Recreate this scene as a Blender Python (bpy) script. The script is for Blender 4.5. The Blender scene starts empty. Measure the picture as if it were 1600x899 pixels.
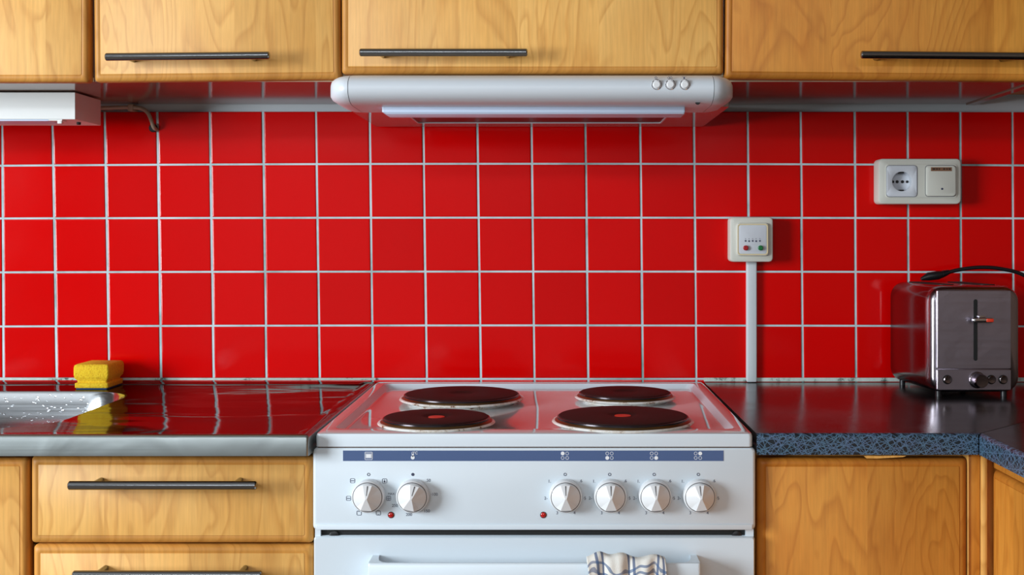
import bpy, bmesh, math, random
from mathutils import Vector, Matrix
random.seed(7)
PI = math.pi
F, DW, CX, HY, CZ = 1850.0, 2.184, 868.0, 371.0, 1.167   # focal length (px), camera distance, principal point, eye height
def X(px, y): return (px-CX)*(DW+y)/F
def Z(py, y): return CZ-(py-HY)*(DW+y)/F
S = bpy.context.scene
# ------------------------------------------------------------------ camera
cd = bpy.data.cameras.new('camera'); cam = bpy.data.objects.new('camera', cd); S.collection.objects.link(cam)
cam.location = (0, -DW, CZ); cam.rotation_euler = (PI/2, 0, 0)
cd.sensor_width = 36; cd.lens = F/1600*36; cd.clip_start = .02
cd.shift_x = -(CX-800)/1600; cd.shift_y = -(449.5-HY)/1600
S.camera = cam
# ------------------------------------------------------------------ light and exposure
w = bpy.data.worlds.new('world'); S.world = w; w.use_nodes = True
bg = w.node_tree.nodes['Background']; bg.inputs[0].default_value = (.75, .85, 1, 1); bg.inputs[1].default_value = .35
def area(name, loc, rot, sx, sy, e, col):
    l = bpy.data.lights.new(name, 'AREA'); l.shape = 'RECTANGLE'; l.size = sx; l.size_y = sy; l.energy = e; l.color = col
    o = bpy.data.objects.new(name, l); S.collection.objects.link(o); o.location = loc; o.rotation_euler = rot; return o
area('window_daylight', (-2.93, -2.35, 1.42), (0, -PI/2, 0), 1.2, 1.3, 140, (.88, .95, 1))
area('rear_fill_strip', (-.6, -4.93, 2.31), (PI/2, 0, 0), 3.2, .20, 26, (.90, .95, 1))  # added fill behind the camera; evens the light, draws highlights on the handles
S.view_settings.view_transform = 'Standard'; S.view_settings.look = 'None'
S.view_settings.exposure = 0.18; S.view_settings.gamma = 1; S.view_settings.use_curve_mapping = False

# ------------------------------------------------------------------ materials
def mat(name, col=(.8, .8, .8), rough=.5, metal=0, coat=0, ior=1.5, spec=.5, coat_rough=.03, emit=None):
    m = bpy.data.materials.new(name); m.use_nodes = True
    b = m.node_tree.nodes['Principled BSDF']
    b.inputs['Base Color'].default_value = (*col, 1); b.inputs['Roughness'].default_value = rough
    b.inputs['Metallic'].default_value = metal; b.inputs['Coat Weight'].default_value = coat
    b.inputs['Coat Roughness'].default_value = coat_rough; b.inputs['IOR'].default_value = ior
    b.inputs['Specular IOR Level'].default_value = spec
    return m
class G:
    def __init__(s, m): s.m = m; s.t = m.node_tree; s.b = s.t.nodes['Principled BSDF']
    def n(s, typ, **k):
        x = s.t.nodes.new(typ)
        for a, v in k.items(): setattr(x, a, v)
        return x
    def l(s, a, b): s.t.links.new(a, b)
    def val(s, sock, v):
        if hasattr(v, 'is_output') or isinstance(v, bpy.types.NodeSocket): s.l(v, sock)
        else: sock.default_value = v
    def math(s, op, a, b=0.0, c=None):
        x = s.n('ShaderNodeMath', operation=op); s.val(x.inputs[0], a); s.val(x.inputs[1], b)
        if c is not None: s.val(x.inputs[2], c)
        return x.outputs[0]
    def vec(s, x, y, z):
        c = s.n('ShaderNodeCombineXYZ'); s.val(c.inputs[0], x); s.val(c.inputs[1], y); s.val(c.inputs[2], z); return c.outputs[0]
    def obj(s):
        t = s.n('ShaderNodeTexCoord'); p = s.n('ShaderNodeSeparateXYZ'); s.l(t.outputs['Object'], p.inputs[0]); return t.outputs['Object'], p.outputs
    def noise(s, v, scale, detail=2, rough=.5, dist=0):
        x = s.n('ShaderNodeTexNoise'); s.l(v, x.inputs['Vector']); x.inputs['Scale'].default_value = scale
        x.inputs['Detail'].default_value = detail; x.inputs['Roughness'].default_value = rough; x.inputs['Distortion'].default_value = dist
        return x.outputs[0]
    def ramp(s, f, stops):
        r = s.n('ShaderNodeValToRGB'); e = r.color_ramp.elements
        while len(e) < len(stops): e.new(.5)
        for i, (p, c) in enumerate(stops): e[i].position = p; e[i].color = (*c, 1) if len(c) == 3 else c
        s.l(f, r.inputs[0]); return r.outputs[0]
    def mix(s, f, a, b, mode='MIX'):
        x = s.n('ShaderNodeMix', data_type='RGBA', blend_type=mode)
        s.val(x.inputs[0], f); s.val(x.inputs[6], a if not isinstance(a, tuple) else (*a, 1)); s.val(x.inputs[7], b if not isinstance(b, tuple) else (*b, 1))
        return x.outputs[2]
    def bump(s, h, strength, dist):
        x = s.n('ShaderNodeBump'); x.inputs['Strength'].default_value = strength; x.inputs['Distance'].default_value = dist
        s.l(h, x.inputs['Height']); s.l(x.outputs[0], s.b.inputs['Normal'])
    def rnd(s): return s.n('ShaderNodeObjectInfo').outputs['Random']
def wood(name, light, dark, line, rough=.46, edge=False):
    m = mat(name, rough=rough); g = G(m); o, p = g.obj(); r = g.rnd()
    seed = g.math('MULTIPLY', r, 23.7)
    u = g.math('ADD', g.math('ADD', p[0], p[1]), seed)
    st = g.math('FLOOR', g.math('DIVIDE', u, .127))
    wn = g.n('ShaderNodeTexWhiteNoise', noise_dimensions='1D'); g.l(st, wn.inputs['W']); k = wn.outputs['Value']
    off = g.math('MULTIPLY', k, 31.0)
    zz = g.math('ADD', p[2], off)
    v1 = g.vec(g.math('MULTIPLY', u, 7.5), off, g.math('MULTIPLY', zz, 2.1))
    n1 = g.noise(v1, 1.0, 3, .45, .5)
    fr = g.math('FRACT', g.math('MULTIPLY', n1, 17.0))
    rings = g.ramp(fr, [(0, (0, 0, 0)), (.55, (.15, .15, .15)), (.86, (1, 1, 1)), (1, (0, 0, 0))])
    v2 = g.vec(g.math('MULTIPLY', u, 260), off, g.math('MULTIPLY', zz, 14))
    n2 = g.noise(v2, 1.0, 3, .6)
    v3 = g.vec(g.math('MULTIPLY', u, 9), off, g.math('MULTIPLY', zz, 5))
    n3 = g.noise(v3, 1.0, 4, .6)
    c = g.mix(g.math('MULTIPLY_ADD', n3, 2.2, -.6), light, dark)
    c = g.mix(g.math('MULTIPLY', rings, .50), c, line)
    c = g.mix(g.math('MULTIPLY_ADD', n2, .9, -.22), c, tuple(x*.72 for x in line), 'MIX') if False else c
    tone = g.math('MULTIPLY_ADD', k, .22, .89)
    fine = g.math('MULTIPLY_ADD', n2, .44, .78)
    t = g.math('MULTIPLY', tone, fine)
    hb = g.n('ShaderNodeVectorMath', operation='SCALE'); g.l(c, hb.inputs[0]); g.l(t, hb.inputs['Scale'])
    g.l(hb.outputs[0], g.b.inputs['Base Color'])
    g.bump(n2, .06, .001)
    g.b.inputs['Specular IOR Level'].default_value = .28
    return m
M = {}
M['wood'] = wood('beech_veneer', (.78, .44, .125), (.68, .34, .075), (.50, .21, .035))
M['wood_edge'] = wood('beech_edge', (.66, .32, .07), (.56, .24, .045), (.42, .16, .025))
M['wood_warm'] = wood('shaded_beech_veneer', (.66, .29, .045), (.55, .20, .024), (.40, .125, .012))  # same beech; the weaker light on the right is put into its colour
M['wood_warm_edge'] = wood('shaded_beech_edge', (.56, .22, .03), (.47, .16, .018), (.36, .10, .01))
# glazed red tile
m = mat('red_glaze', (.6, .002, .002), .12, spec=.25); M['tile'] = m; g = G(m)
ng = g.n('ShaderNodeNewGeometry'); r = g.rnd()
g.l(g.mix(r, (.64, .0006, .0008), (.72, .001, .0012)), g.b.inputs['Base Color'])
g.bump(g.noise(ng.outputs['Position'], 9, 2), .06, .004)
g.l(g.math('MULTIPLY_ADD', g.noise(ng.outputs['Position'], 6, 4, .6), .12, .07), g.b.inputs['Roughness'])
m = mat('grout', (.5, .6, .62), .8); M['grout'] = m; g = G(m)
ng = g.n('ShaderNodeNewGeometry')
g.l(g.ramp(g.noise(ng.outputs['Position'], 5, 5, .7), [(.3, (.20, .36, .35)), (.48, (.48, .66, .70)), (.7, (.70, .84, .90))]), g.b.inputs['Base Color'])
m = mat('sealant', (.5, .6, .62), .6); M['sealant'] = m; g = G(m)
ng = g.n('ShaderNodeNewGeometry')
g.l(g.ramp(g.noise(ng.outputs['Position'], 26, 5, .8), [(.36, (.03, .06, .05)), (.46, (.5, .6, .55)), (.7, (.7, .75, .74))]), g.b.inputs['Base Color'])
M['plaster'] = mat('painted_plaster', (.62, .68, .72), .7)
M['room'] = mat('room_paint', (.20, .17, .15), .9)
M['rear'] = mat('rear_wall_paint', (.46, .47, .48), .9)
M['side'] = mat('side_wall_paint', (.13, .08, .05), .8)
M['floor'] = mat('floor_vinyl', (.14, .10, .07), .5)
M['ceil'] = mat('ceiling_paint', (.30, .29, .28), .9)
M['melamine'] = mat('brown_melamine', (.20, .12, .09), .14, ior=1.5, spec=.5)
M['white_metal'] = mat('white_enamel', (.70, .79, .86), .32, coat=.1, coat_rough=.25)
m = mat('hob_enamel', (.64, .68, .70), .07, ior=2.1, spec=.7, coat=.5); M['hob'] = m; g = G(m)
ng = g.n('ShaderNodeNewGeometry'); g.bump(g.noise(ng.outputs['Position'], 7, 2), .06, .004)
M['hoodpaint'] = mat('hood_silver_white', (.66, .72, .78), .36, coat=.15, coat_rough=.3)
M['hoodbody'] = mat('hood_body_enamel', (.36, .30, .29), .10, ior=1.7, spec=.6)
M['lens'] = mat('frosted_plastic', (.60, .72, .92), .35)
M['dark_glass'] = mat('grease_filter', (.035, .015, .012), .35, spec=.4)
M['black'] = mat('black_cavity', (.006, .006, .006), .6)
M['black_rubber'] = mat('black_rubber', (.008, .008, .010), .35)
M['iron'] = mat('cast_iron', (.024, .012, .011), .55, spec=.12)
M['iron_edge'] = mat('burnt_iron_edge', (.03, .025, .03), .22, metal=.6)
M['bronze'] = mat('heat_tinted_steel', (.20, .12, .05), .3, metal=.9)
m = mat('spill_ring_enamel', (.82, .82, .80), .2); M['spill'] = m; g = G(m); ng = g.n('ShaderNodeNewGeometry')
g.l(g.ramp(g.noise(ng.outputs['Position'], 55, 5, .75), [(.36, (.20, .07, .02)), (.42, (.72, .66, .58)), (.55, (.84, .84, .82))]), g.b.inputs['Base Color'])
M['red_dot'] = mat('red_enamel_dot', (.75, .05, .02), .3)
M['blue'] = mat('blue_print', (.075, .125, .27), .4)
M['ink'] = mat('dark_ink', (.05, .06, .11), .5)
M['whiteink'] = mat('white_ink', (.85, .88, .92), .5)
M['red_lamp'] = mat('red_lamp_lens', (.5, .004, .004), .1, coat=1)
M['knob'] = mat('knob_plastic', (.76, .78, .80), .3, coat=.2)
M['knobgroove'] = mat('knob_groove', (.10, .10, .11), .5)
M['rust'] = mat('rusty_gap', (.10, .045, .02), .9)
M['handle'] = mat('brushed_dark_steel', (.24, .25, .26), .17, metal=1)
M['socket'] = mat('ivory_plastic', (.68, .69, .62), .3)
M['socket_in'] = mat('white_plastic', (.66, .70, .76), .35)
M['conduit'] = mat('conduit_plastic', (.66, .72, .76), .4)
M['cream_line'] = mat('yellowed_plastic', (.74, .60, .34), .4)
M['brown_label'] = mat('brown_label', (.22, .10, .05), .5)
M['green_btn'] = mat('green_button', (.005, .16, .04), .35)
M['red_btn'] = mat('red_button', (.38, .008, .012), .35)
M['lightbox'] = mat('light_housing', (.80, .83, .82), .4)
M['cable'] = mat('beige_cable', (.44, .36, .27), .45)
M['dark_chrome'] = mat('dark_chrome', (.22, .19, .20), .12, metal=1)
M['cream'] = mat('cream_edging', (.66, .58, .40), .5)
M['chrome'] = mat('chrome', (.75, .74, .76), .07, metal=1)
# stainless worktop
def steel(name, col, rough, bumps, bs=.05, scale=4.5):
    m = mat(name, col, rough, metal=1); g = G(m); ng = g.n('ShaderNodeNewGeometry')
    sp = g.n('ShaderNodeSeparateXYZ'); g.l(ng.outputs['Position'], sp.inputs[0])
    v = g.vec(g.math('MULTIPLY', sp.outputs[0], 1.0), g.math('MULTIPLY', sp.outputs[1], 2.4), sp.outputs[2])
    n = g.noise(v, scale, 2, .4, .6)
    v2 = g.vec(g.math('MULTIPLY', sp.outputs[0], 3), g.math('MULTIPLY', sp.outputs[1], 300), g.math('MULTIPLY', sp.outputs[2], 300))
    n2 = g.noise(v2, 1, 2)
    g.l(g.math('MULTIPLY_ADD', n2, .10, rough-.05), g.b.inputs['Roughness'])
    if bumps: g.bump(n, bs, .02)
    return m
M['steel'] = steel('stainless_top', (.36, .32, .32), .09, True, .16)
M['steel'].node_tree.nodes['Principled BSDF'].inputs['Specular Tint'].default_value = (.5, .5, .5, 1)
M['steel_edge'] = steel('stainless_edge', (.36, .40, .40), .33, True, .1, 12)
M['steel_bowl'] = steel('stainless_bowl', (.58, .62, .66), .16, True, .02, 9)
M['toast'] = steel('toaster_steel', (.46, .42, .50), .34, True, .03, 30)
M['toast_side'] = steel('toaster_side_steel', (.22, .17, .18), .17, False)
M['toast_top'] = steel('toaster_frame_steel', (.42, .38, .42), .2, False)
M['drop'] = mat('water', (1, 1, 1), .02, ior=1.33); M['drop'].node_tree.nodes['Principled BSDF'].inputs['Transmission Weight'].default_value = 1
# worktop laminate
m = mat('black_laminate', (.012, .011, .012), .2, spec=.8, ior=1.6); M['lam'] = m; g = G(m); ng = g.n('ShaderNodeNewGeometry')
g.bump(g.noise(ng.outputs['Position'], 900, 2), .06, .0006)
g.l(g.math('MULTIPLY_ADD', g.noise(ng.outputs['Position'], 22, 4), .16, .11), g.b.inputs['Roughness'])
m = mat('scratch_laminate', (.02, .03, .04), .38, spec=.5); M['lam_edge'] = m; g = G(m)
ng = g.n('ShaderNodeNewGeometry'); sp = g.n('ShaderNodeSeparateXYZ'); g.l(ng.outputs['Position'], sp.inputs[0])
u = g.math('ADD', sp.outputs[0], sp.outputs[1]); zc = sp.outputs[2]
acc = None
for i, (a, per) in enumerate([(8, .012), (-14, .009), (29, .010), (-27, .008), (44, .009), (-41, .011), (61, .010), (-58, .0095), (80, .016)]):
    a = math.radians(a+3*math.sin(i*2.3))
    s_ = g.math('ADD', g.math('MULTIPLY', u, math.sin(a)/per), g.math('MULTIPLY', zc, math.cos(a)/per))
    t_ = g.math('SUBTRACT', g.math('MULTIPLY', u, math.cos(a)), g.math('MULTIPLY', zc, math.sin(a)))
    s2 = g.math('ADD', s_, g.math('MULTIPLY', g.noise(g.vec(g.math('MULTIPLY', t_, 5), g.math('MULTIPLY', s_, .12), float(i*3.3)), 1.0, 0), .7))
    wn = g.n('ShaderNodeTexWhiteNoise', noise_dimensions='1D'); g.l(g.math('ADD', g.math('FLOOR', s2), i*31.7), wn.inputs['W'])
    pos = g.math('MULTIPLY_ADD', wn.outputs['Value'], .8, .1)
    ln = g.math('LESS_THAN', g.math('ABSOLUTE', g.math('SUBTRACT', g.math('FRACT', s2), pos)), .00033/per)
    acc = ln if acc is None else g.math('MAXIMUM', acc, ln)
pv = g.noise(g.vec(g.math('MULTIPLY', u, 60), 0.0, g.math('MULTIPLY', zc, 60)), 1.0, 3)
g.l(g.mix(acc, (.006, .014, .022), g.mix(pv, (.065, .185, .25), (.11, .15, .30))), g.b.inputs['Base Color'])
# sponge and towel
m = mat('yellow_foam', (.80, .52, .01), .85); M['foam'] = m; g = G(m); ng = g.n('ShaderNodeNewGeometry')
nn = g.noise(ng.outputs['Position'], 330, 3, .7); g.bump(nn, .8, .002)
g.l(g.ramp(nn, [(.3, (.62, .34, .005)), (.5, (.84, .55, .01)), (.7, (.86, .62, .03))]), g.b.inputs['Base Color'])
M['scour'] = mat('blue_scouring_pad', (.01, .04, .10), .9)
m = mat('checked_cotton', (.8, .8, .8), .9); M['towel'] = m; g = G(m)
uv = g.n('ShaderNodeUVMap'); sp = g.n('ShaderNodeSeparateXYZ'); g.l(uv.outputs[0], sp.inputs[0])
def stripe(c, lo, hi): return g.math('MULTIPLY', g.math('GREATER_THAN', c, lo), g.math('LESS_THAN', c, hi))
fu = g.math('FRACT', g.math('DIVIDE', sp.outputs[0], .041)); fv = g.math('FRACT', g.math('DIVIDE', g.math('ADD', sp.outputs[1], .016), .052))
sa = g.math('MAXIMUM', stripe(fu, .42, .50), stripe(fu, .60, .68)); sb = g.math('MAXIMUM', stripe(fv, .44, .50), stripe(fv, .58, .64))
c = g.mix(g.math('MULTIPLY', sa, .85), (.80, .79, .74), (.055, .10, .22)); c = g.mix(g.math('MULTIPLY', sb, .75), c, (.06, .13, .28))
tan = stripe(fu, .16, .42); c = g.mix(g.math('MULTIPLY', tan, .14), c, (.52, .36, .24))
g.l(c, g.b.inputs['Base Color']); g.bump(g.noise(uv.outputs[0], 900, 2), .4, .001)

# ------------------------------------------------------------------ geometry helpers
def rr(x0, x1, z0, z1, r, n=4):
    r = max(min(r, (x1-x0)/2-1e-5, (z1-z0)/2-1e-5), 1e-5); P = []
    for cx, cz, a0 in ((x1-r, z1-r, 0), (x0+r, z1-r, 90), (x0+r, z0+r, 180), (x1-r, z0+r, 270)):
        for i in range(n+1):
            a = math.radians(a0+90*i/n); P.append((cx+r*math.cos(a), cz+r*math.sin(a)))
    return P
def circ(cx, cz, r, n):      # matches the order of rr(n)
    P = []
    for q in range(4):
        for i in range(n+1):
            a = math.radians(90*q+90*(i+.5)/(n+1)); P.append((cx+r*math.cos(a), cz+r*math.sin(a)))
    return P
def fr_(P, y): return [Vector((a, y, b)) for a, b in P]       # ring in a vertical plane facing the room
def hz_(P, z): return [Vector((a, b, z)) for a, b in P]       # ring in a horizontal plane
def sd_(P, x): return [Vector((x, a, b)) for a, b in P]       # ring in a plane across x
def loft(bm, rings, cap0=True, cap1=True, mats=None, closed=True):
    V = [[bm.verts.new(v) for v in r] for r in rings]; n = len(V[0])
    for i in range(len(V)-1):
        for j in range(n if closed else n-1):
            f = bm.faces.new((V[i][j], V[i][(j+1) % n], V[i+1][(j+1) % n], V[i+1][j]))
            if mats: f.material_index = mats[i]
    if cap0: f = bm.faces.new(V[0]); f.material_index = mats[0] if mats else 0
    if cap1: f = bm.faces.new(V[-1]); f.material_index = mats[-1] if mats else 0
    return V
def box(bm, x0, x1, y0, y1, z0, z1, bev=0, seg=2):
    M4 = Matrix.Translation(((x0+x1)/2, (y0+y1)/2, (z0+z1)/2)) @ Matrix.Diagonal((x1-x0, y1-y0, z1-z0, 1))
    r = bmesh.ops.create_cube(bm, size=1, matrix=M4)
    if bev:
        es = list({e for v in r['verts'] for e in v.link_edges})
        bmesh.ops.bevel(bm, geom=es, offset=bev, segments=seg, affect='EDGES', profile=.5)
def lathe(bm, prof, c, axis='z', n=32, cap=True):
    rings = []
    for r, h in prof:
        R = []
        for i in range(n):
            a = 2*PI*i/n; p, q = r*math.cos(a), r*math.sin(a)
            R.append(Vector(c)+(Vector((p, q, h)) if axis == 'z' else Vector((p, h, q)) if axis == 'y' else Vector((h, p, q))))
        rings.append(R)
    return loft(bm, rings, cap, cap)
def tube(bm, pts, r, n=10, cap=True):
    pts = [Vector(p) for p in pts]; rings = []
    up = Vector((0, 0, 1)); 
    for i, p in enumerate(pts):
        d = (pts[min(i+1, len(pts)-1)]-pts[max(i-1, 0)]).normalized()
        if abs(d.dot(up)) > .98: up = Vector((1, 0, 0)) if abs(d.x) < .9 else Vector((0, 1, 0))
        a = d.cross(up).normalized(); b = a.cross(d).normalized(); up = b
        rad = r[i] if isinstance(r, (list, tuple)) else r
        rings.append([p+a*rad*math.cos(2*PI*k/n)+b*rad*math.sin(2*PI*k/n) for k in range(n)])
    loft(bm, rings, cap, cap)
def smooth_path(pts, k=6):
    P = [Vector(p) for p in pts]; out = []
    for i in range(len(P)-1):
        p0, p1, p2, p3 = P[max(i-1, 0)], P[i], P[i+1], P[min(i+2, len(P)-1)]
        for j in range(k):
            t = j/k
            out.append(.5*((2*p1)+(-p0+p2)*t+(2*p0-5*p1+4*p2-p3)*t*t+(-p0+3*p1-3*p2+p3)*t**3))
    return out+[P[-1]]
def wloc(o):
    v = Vector(o.location)
    while o.parent: o = o.parent; v += o.location
    return v
def part(name, bm, mats, parent=None, smooth=35, tilt=0, origin=None, recalc=True):
    """link a bmesh (built in room coordinates) as one object whose origin is its own centre"""
    if recalc: bmesh.ops.recalc_face_normals(bm, faces=bm.faces)
    me = bpy.data.meshes.new(name)
    xs = [v.co for v in bm.verts]
    c = Vector([(min(v[i] for v in xs)+max(v[i] for v in xs))/2 for i in range(3)]) if origin is None else Vector(origin)
    bmesh.ops.translate(bm, verts=bm.verts, vec=-c)
    bm.to_mesh(me); bm.free()
    for k in (mats if isinstance(mats, (list, tuple)) else [mats]): me.materials.append(M[k])
    if smooth:
        for p in me.polygons: p.use_smooth = True
        me.set_sharp_from_angle(angle=math.radians(smooth))
    o = bpy.data.objects.new(name, me); S.collection.objects.link(o)
    o.location = c-(wloc(parent) if parent else Vector())
    if parent: o.parent = parent
    if tilt: o.rotation_euler = (0, tilt, 0)
    return o
def tag(o, label=None, cat=None, group=None, kind=None):
    for k, v in (('label', label), ('category', cat), ('group', group), ('kind', kind)):
        if v: o[k] = v
    return o
def thing(name, label, cat, loc, group=None):
    o = bpy.data.objects.new(name, None); S.collection.objects.link(o); o.location = loc; o.empty_display_size = .05
    return tag(o, label, cat, group)
def again(o, parent, loc):
    c = o.copy(); S.collection.objects.link(c); c.parent = parent; c.location = Vector(loc)-wloc(parent)
    for ch in o.children:
        d = ch.copy(); S.collection.objects.link(d); d.parent = c
    return c
NB = bmesh.new
def text(bm, s, x, z, y, size, align='CENTER', depth=.00015):
    cu = bpy.data.curves.new('t', 'FONT'); cu.body = s; cu.size = size; cu.align_x = align; cu.align_y = 'CENTER'; cu.extrude = depth
    o = bpy.data.objects.new('t', cu); S.collection.objects.link(o)
    dg = bpy.context.evaluated_depsgraph_get(); me = bpy.data.meshes.new_from_object(o.evaluated_get(dg))
    me.transform(Matrix.Translation((x, y, z)) @ Matrix.Rotation(PI/2, 4, 'X')); bm.from_mesh(me)
    bpy.data.objects.remove(o); bpy.data.curves.remove(cu); bpy.data.meshes.remove(me)
def disc(bm, x, z, y, r, n=20, t=.0003): lathe(bm, [(r, 0), (r, -t)], (x, y, z), 'y', n)
def annulus(bm, x, z, y, r0, r1, n=20, t=.0003):
    R = [fr_([(x+r*math.cos(2*PI*i/n), z+r*math.sin(2*PI*i/n)) for i in range(n)], yy) for r, yy in ((r1, y), (r1, y-t), (r0, y-t), (r0, y))]
    loft(bm, R, False, False)
def frame(bm, x0, x1, z0, z1, r, t, y, th=.0003, n=3):
    loft(bm, [fr_(rr(x0, x1, z0, z1, r, n), y), fr_(rr(x0, x1, z0, z1, r, n), y-th), fr_(rr(x0+t, x1-t, z0+t, z1-t, r-t, n), y-th), fr_(rr(x0+t, x1-t, z0+t, z1-t, r-t, n), y)], False, False)

# ================================================================== SETTING
def struct(name, bm, m): return tag(part(name, bm, m, smooth=0), kind='structure')
RX, LX, RY, CEIL = 1.185, -3.0, -5.0, 2.5
bm = NB(); box(bm, LX-.1, RX+.1, .010, .11, 0, CEIL); wall = struct('wall_back', bm, 'plaster')
wall['label'] = 'pale painted wall carrying the red tiles'
bm = NB(); box(bm, RX, RX+.1, RY, .010, 0, CEIL); struct('wall_right', bm, 'side')
bm = NB(); box(bm, LX-.1, RX+.1, RY-.1, RY, 0, CEIL); struct('wall_front', bm, 'rear')
bm = NB(); box(bm, LX-.1, RX+.1, RY-.1, .11, -.1, 0); struct('floor', bm, 'floor')
bm = NB(); box(bm, LX-.1, RX+.1, RY-.1, .11, CEIL, CEIL+.1); struct('ceiling', bm, 'ceil')
bm = NB()
box(bm, LX-.1, LX, RY, .010, 0, .84); box(bm, LX-.1, LX, RY, .010, 2.0, CEIL)
box(bm, LX-.1, LX, RY, -3.05, .84, 2.0); box(bm, LX-.1, LX, -1.65, .010, .84, 2.0); struct('wall_left', bm, 'room')
bm = NB(); box(bm, LX-.06, LX-.01, -3.05, -3.01, .84, 2.0); box(bm, LX-.06, LX-.01, -1.69, -1.65, .84, 2.0)
box(bm, LX-.06, LX-.01, -3.01, -1.69, .84, .88); box(bm, LX-.06, LX-.01, -3.01, -1.69, 1.96, 2.0); struct('window_1', bm, 'conduit')
bm = NB(); box(bm, -2.26, 1.06, RY, RY+.05, 2.17, 2.20); box(bm, -2.26, 1.06, RY, RY+.05, 2.42, 2.45); box(bm, -2.26, -2.22, RY, RY+.05, 2.20, 2.42); box(bm, 1.02, 1.06, RY, RY+.05, 2.20, 2.42); struct('fill_strip_frame', bm, 'conduit')  # frame around the added fill strip; the wall has no opening here

# ---- tiles: measured joints of the slightly uneven hand-laid field
TT = [3, 82, 164, 246, 328, 411, 494, 578, 661.5, 746, 830.6, 915, 1000.7, 1084.6, 1168.7, 1251.7, 1336, 1418.4, 1500.8, 1582.4]
TB = [5, 87.4, 169.4, 250.8, 333, 415.5, 498.8, 582, 666, 750.6, 834.6, 918.7, 1004, 1087.7, 1171.5, 1254.4, 1337.8, 1420.5, 1502.6, 1584.5]
for k in range(14): TT.insert(0, TT[0]-82); TB.insert(0, TB[0]-82)
for k in range(4): TT.append(TT[-1]+82.5); TB.append(TB[-1]+82.3)
def joint(i, j):
    yrow = [174.5, 256, 340.3, 424.6, 508.8, 592.6, 677][j]
    xx = TT[i]+(TB[i]-TT[i])*(yrow-220)/330
    bow = ((xx-830)/800)**2
    yy = yrow+bow*[.8, 2.8, 1.2, 1.2, 1.6, -.8, 0][j]
    return X(xx, 0), Z(yy, 0)
bm = NB(); box(bm, LX, RX, .0016, .010, Z(677, 0), Z(174.6, 0))
tag(part('grout', bm, 'grout', wall, smooth=0))
gx, gz = .0021, .0018
for i in range(len(TT)-1):
    for j in range(6):
        a, b, c, d = joint(i, j), joint(i+1, j), joint(i+1, j+1), joint(i, j+1)
        jx = random.uniform(-.0003, .0003); jy = random.uniform(-.0004, .0003)
        if a[0] > RX-.004: continue
        def q(ins, y):
            lim = lambda v: min(max(v, LX+.001), RX-.002)
            ti = 0 if j == 0 else gz
            return [Vector((lim(b[0]-gx-ins+jx), y, b[1]-ti-ins)), Vector((lim(a[0]+gx+ins+jx), y, a[1]-ti-ins)),
                    Vector((lim(d[0]+gx+ins+jx), y, d[1]+gz+ins)), Vector((lim(c[0]-gx-ins+jx), y, c[1]+gz+ins))]
        bm = NB(); loft(bm, [q(0, .0085), q(0, .0012+jy), q(.0008, .0003+jy), q(.0022, jy)], True, True)
        part('tile', bm, 'tile', wall, smooth=9)
# silicone joint above the worktops
bm = NB(); box(bm, -1.9, -.331, -.0028, .0004, Z(594.6, 0), Z(590.6, 0), .001); box(bm, .2735, 1.17, -.0028, .0004, Z(596.5, 0), Z(590.4, 0), .001)
tag(part('sealant_joint', bm, 'sealant', wall), kind='stuff')

# ================================================================== CABINET PARTS
def door(name, x0, x1, z0, z1, yf, parent, wm='wood', th=.019, e=.0105, tilt=0, r=.005):
    bm = NB(); R = []
    R.append(fr_(rr(x0, x1, z0, z1, r), yf+th))
    R.append(fr_(rr(x0, x1, z0, z1, r), yf+.008))
    for k in range(1, 6):
        a = PI/2*k/5; R.append(fr_(rr(x0+.008*(1-math.cos(a)), x1-.008*(1-math.cos(a)), z0+.008*(1-math.cos(a)), z1-.008*(1-math.cos(a)), r), yf+.008-.008*math.sin(a)))
    R.append(fr_(rr(x0+e, x1-e, z0+e, z1-e, .002), yf+.0008))
    R.append(fr_(rr(x0+e+.0006, x1-e-.0006, z0+e+.0006, z1-e-.0006, .002), yf+.0002))
    loft(bm, R, True, True, mats=[1]*(len(R)-1)+[0])
    return part(name, bm, [wm, wm+'_edge'], parent, 40, tilt)
def bar_handle(xa, xb, z, yf, parent, tilt=0, off=.034, inset=.031):
    """bar handle in front of a face at yf"""
    bm = NB(); xc = (xa+xb)/2
    L = xb-xa; prof = [(.0045, -L/2), (.006, -L/2+.0015), (.006, L/2-.0015), (.0045, L/2)]
    lathe(bm, prof, (xc, yf-off, z), 'x', 20)
    for s in (-1, 1):
        x = xc+s*(L/2-inset); lathe(bm, [(.004, -off+.002), (.004, 0)], (x, yf, z), 'y', 12)
    o = part('handle', bm, 'handle', parent, 40)
    if tilt: o.rotation_euler = (0, tilt, 0)
    return o
# ---- wall cabinets
YW = -.337
def wall_cab(label, x0, x1, zb, dx0, dx1, dz, hx, hz, wm, tilt, kinds='wall cabinets above the tiles', bottom=1.4126):
    t = thing('wall_cabinet', label, 'cabinet', ((x0+x1)/2, -.16, bottom), kinds)
    bm = NB(); box(bm, x0, x1, YW+.020, -.002, bottom+.016, 2.08); part('carcass', bm, 'melamine', t, 0)
    bm = NB(); box(bm, x0, x1, YW+.020, -.002, bottom, bottom+.0158); part('bottom_panel', bm, 'melamine', t, 0)
    bm = NB(); box(bm, x0+.001, x1-.001, YW+.0192, YW+.0199, bottom-.0003, bottom+.006); part('edging_strip', bm, 'cream', t, 0)
    d = door('door', dx0, dx1, dz, 2.08, YW, t, wm, tilt=tilt)
    if hx: 
        h = bar_handle(X(hx[0], YW-.034), X(hx[1], YW-.034), Z(hz, YW-.034), YW, d, 0)
    return t
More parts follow.
